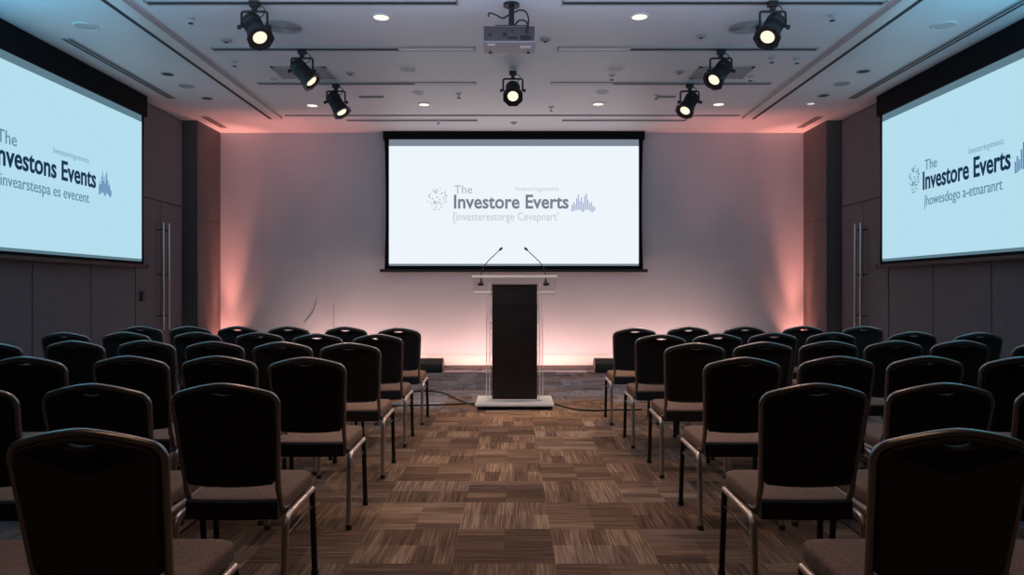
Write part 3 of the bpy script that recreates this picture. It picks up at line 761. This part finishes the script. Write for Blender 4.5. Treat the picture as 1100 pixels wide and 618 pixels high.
for blk, row, seats in ROWS:
    for k, (px, py) in enumerate(seats):
        d = (EYE - 0.958) * F / (py - 312)
        x = (px - 550) * d / F
        if k and abs(x - last) < 0.494: x = last + math.copysign(0.494, x)
        last = x
        # sit on the row line; the measured crown decides the depth
        o = proto if first else copy_tree(proto)
        first = False
        o.location = (x, d + 0.05, 0)
        o.rotation_euler = (0, 0, R(jit.uniform(-0.4, 0.4)))
        o['label'] = 'dark padded banquet chair, %s row from lectern, %s block, %s' % (row, {'L': 'left', 'R': 'right'}[blk], ORD[k])
        o['category'] = 'chair'
        o['group'] = 'banquet chairs in rows ' + {'L': 'left', 'R': 'right'}[blk] + ' of the aisle'

# ------------------------------------------------------------------ lights
def lamp(kind, loc, energy, col, aim=None, **kw):
    l = bpy.data.lights.new('lamp', kind); l.energy = energy; l.color = col
    for k, v in kw.items(): setattr(l, k, v)
    o = bpy.data.objects.new({'SPOT': 'spot_lamp', 'AREA': 'area_lamp', 'POINT': 'point_lamp'}[kind], l); C.objects.link(o); o.location = loc
    if aim is not None: o.rotation_euler = Vector(aim).to_track_quat('-Z', 'Y').to_euler()
    return o
# stage spots
for p, d in LIGHTS:
    lamp('SPOT', p, 300 if 9 < p.y < 10 else 120, (1.0, 0.70, 0.50), d, spot_size=R(46), spot_blend=0.8, shadow_soft_size=0.05)
# lit downlights, and the further rows of them over the seats behind the camera
for x, y in DL:
    lamp('SPOT', (x, y, CEIL - 0.03), 70, (1.0, 0.72, 0.50), (0, 0, -1), spot_size=R(95), spot_blend=0.9, shadow_soft_size=0.06)
for x in (-1.27, 1.27):
    for y in (3.6, 0.4):
        lamp('SPOT', (x, y, CEIL - 0.03), 55, (1.0, 0.66, 0.42), (0, 0, -1), spot_size=R(85), spot_blend=0.9, shadow_soft_size=0.06)
# wash of the stage wall: led strips on the floor behind the chairs and wash lights
lamp('AREA', (0.0, 11.55, 0.05), 80, (1.0, 0.565, 0.48), (0, 0.75, 0.66), shape='RECTANGLE', size=7.0, size_y=0.08)
for px in (463.5, 651):
    x = (px - 550) * 11.6 / F
    lamp('AREA', (x, 11.80, 0.22), 0.8, (1.0, 0.58, 0.48), (0, 0.5, 0.86), shape='RECTANGLE', size=0.3, size_y=0.06)
for s in (-1, 1):
    lamp('SPOT', (s * 4.72, 11.82, 0.05), 620, (1.0, 0.33, 0.25), (s * 0.02, 0.075, 1), spot_size=R(26), spot_blend=1.0, shadow_soft_size=0.06)
    lamp('SPOT', (s * 4.74, 11.85, 0.05), 130, (1.0, 0.33, 0.24), (s * 0.1, 0.12, 1), spot_size=R(70), spot_blend=1.0, shadow_soft_size=0.04)
    for x in (4.1, 3.2):
        lamp('SPOT', (s * x, 11.35, 0.10), 190, (1.0, 0.27, 0.22), (0, 0.05, 1), spot_size=R(36), spot_blend=1.0, shadow_soft_size=0.05)
# added cool fill, no fixtures, thrown up at the ceiling over the seats
lamp('AREA', (0, 5.0, 3.2), 80, (0.62, 0.74, 1.0), (0, 0.30, 1.0), shape='RECTANGLE', size=6.5, size_y=1.6)
for s in (-1, 1):
    lamp('AREA', (s * 4.5, 4.6, 3.35), 46, (0.10, 0.66, 1.0), (0, 0.25, 1.0), shape='RECTANGLE', size=0.8, size_y=3.0)

w = bpy.data.worlds.new('world'); S.world = w; w.use_nodes = True
w.node_tree.nodes['Background'].inputs[0].default_value = (0.02, 0.02, 0.025, 1)

# ------------------------------------------------------------------ camera and view
cam = bpy.data.cameras.new('camera'); co = bpy.data.objects.new('camera', cam); C.objects.link(co)
cam.sensor_width = 36; cam.lens = 36 * F / 1100; cam.shift_y = 3 / 1100
cam.clip_start = 0.05
co.location = (0, 0, EYE); co.rotation_euler = (R(90), 0, 0)
S.camera = co
vs = S.view_settings
S.display_settings.display_device = 'sRGB'
vs.view_transform = 'Standard'; vs.look = 'None'; vs.exposure = 0; vs.gamma = 1; vs.use_curve_mapping = False
S.cycles.use_denoising = True
S.cycles.max_bounces = 10; S.cycles.transparent_max_bounces = 16
S.cycles.sample_clamp_indirect = 4
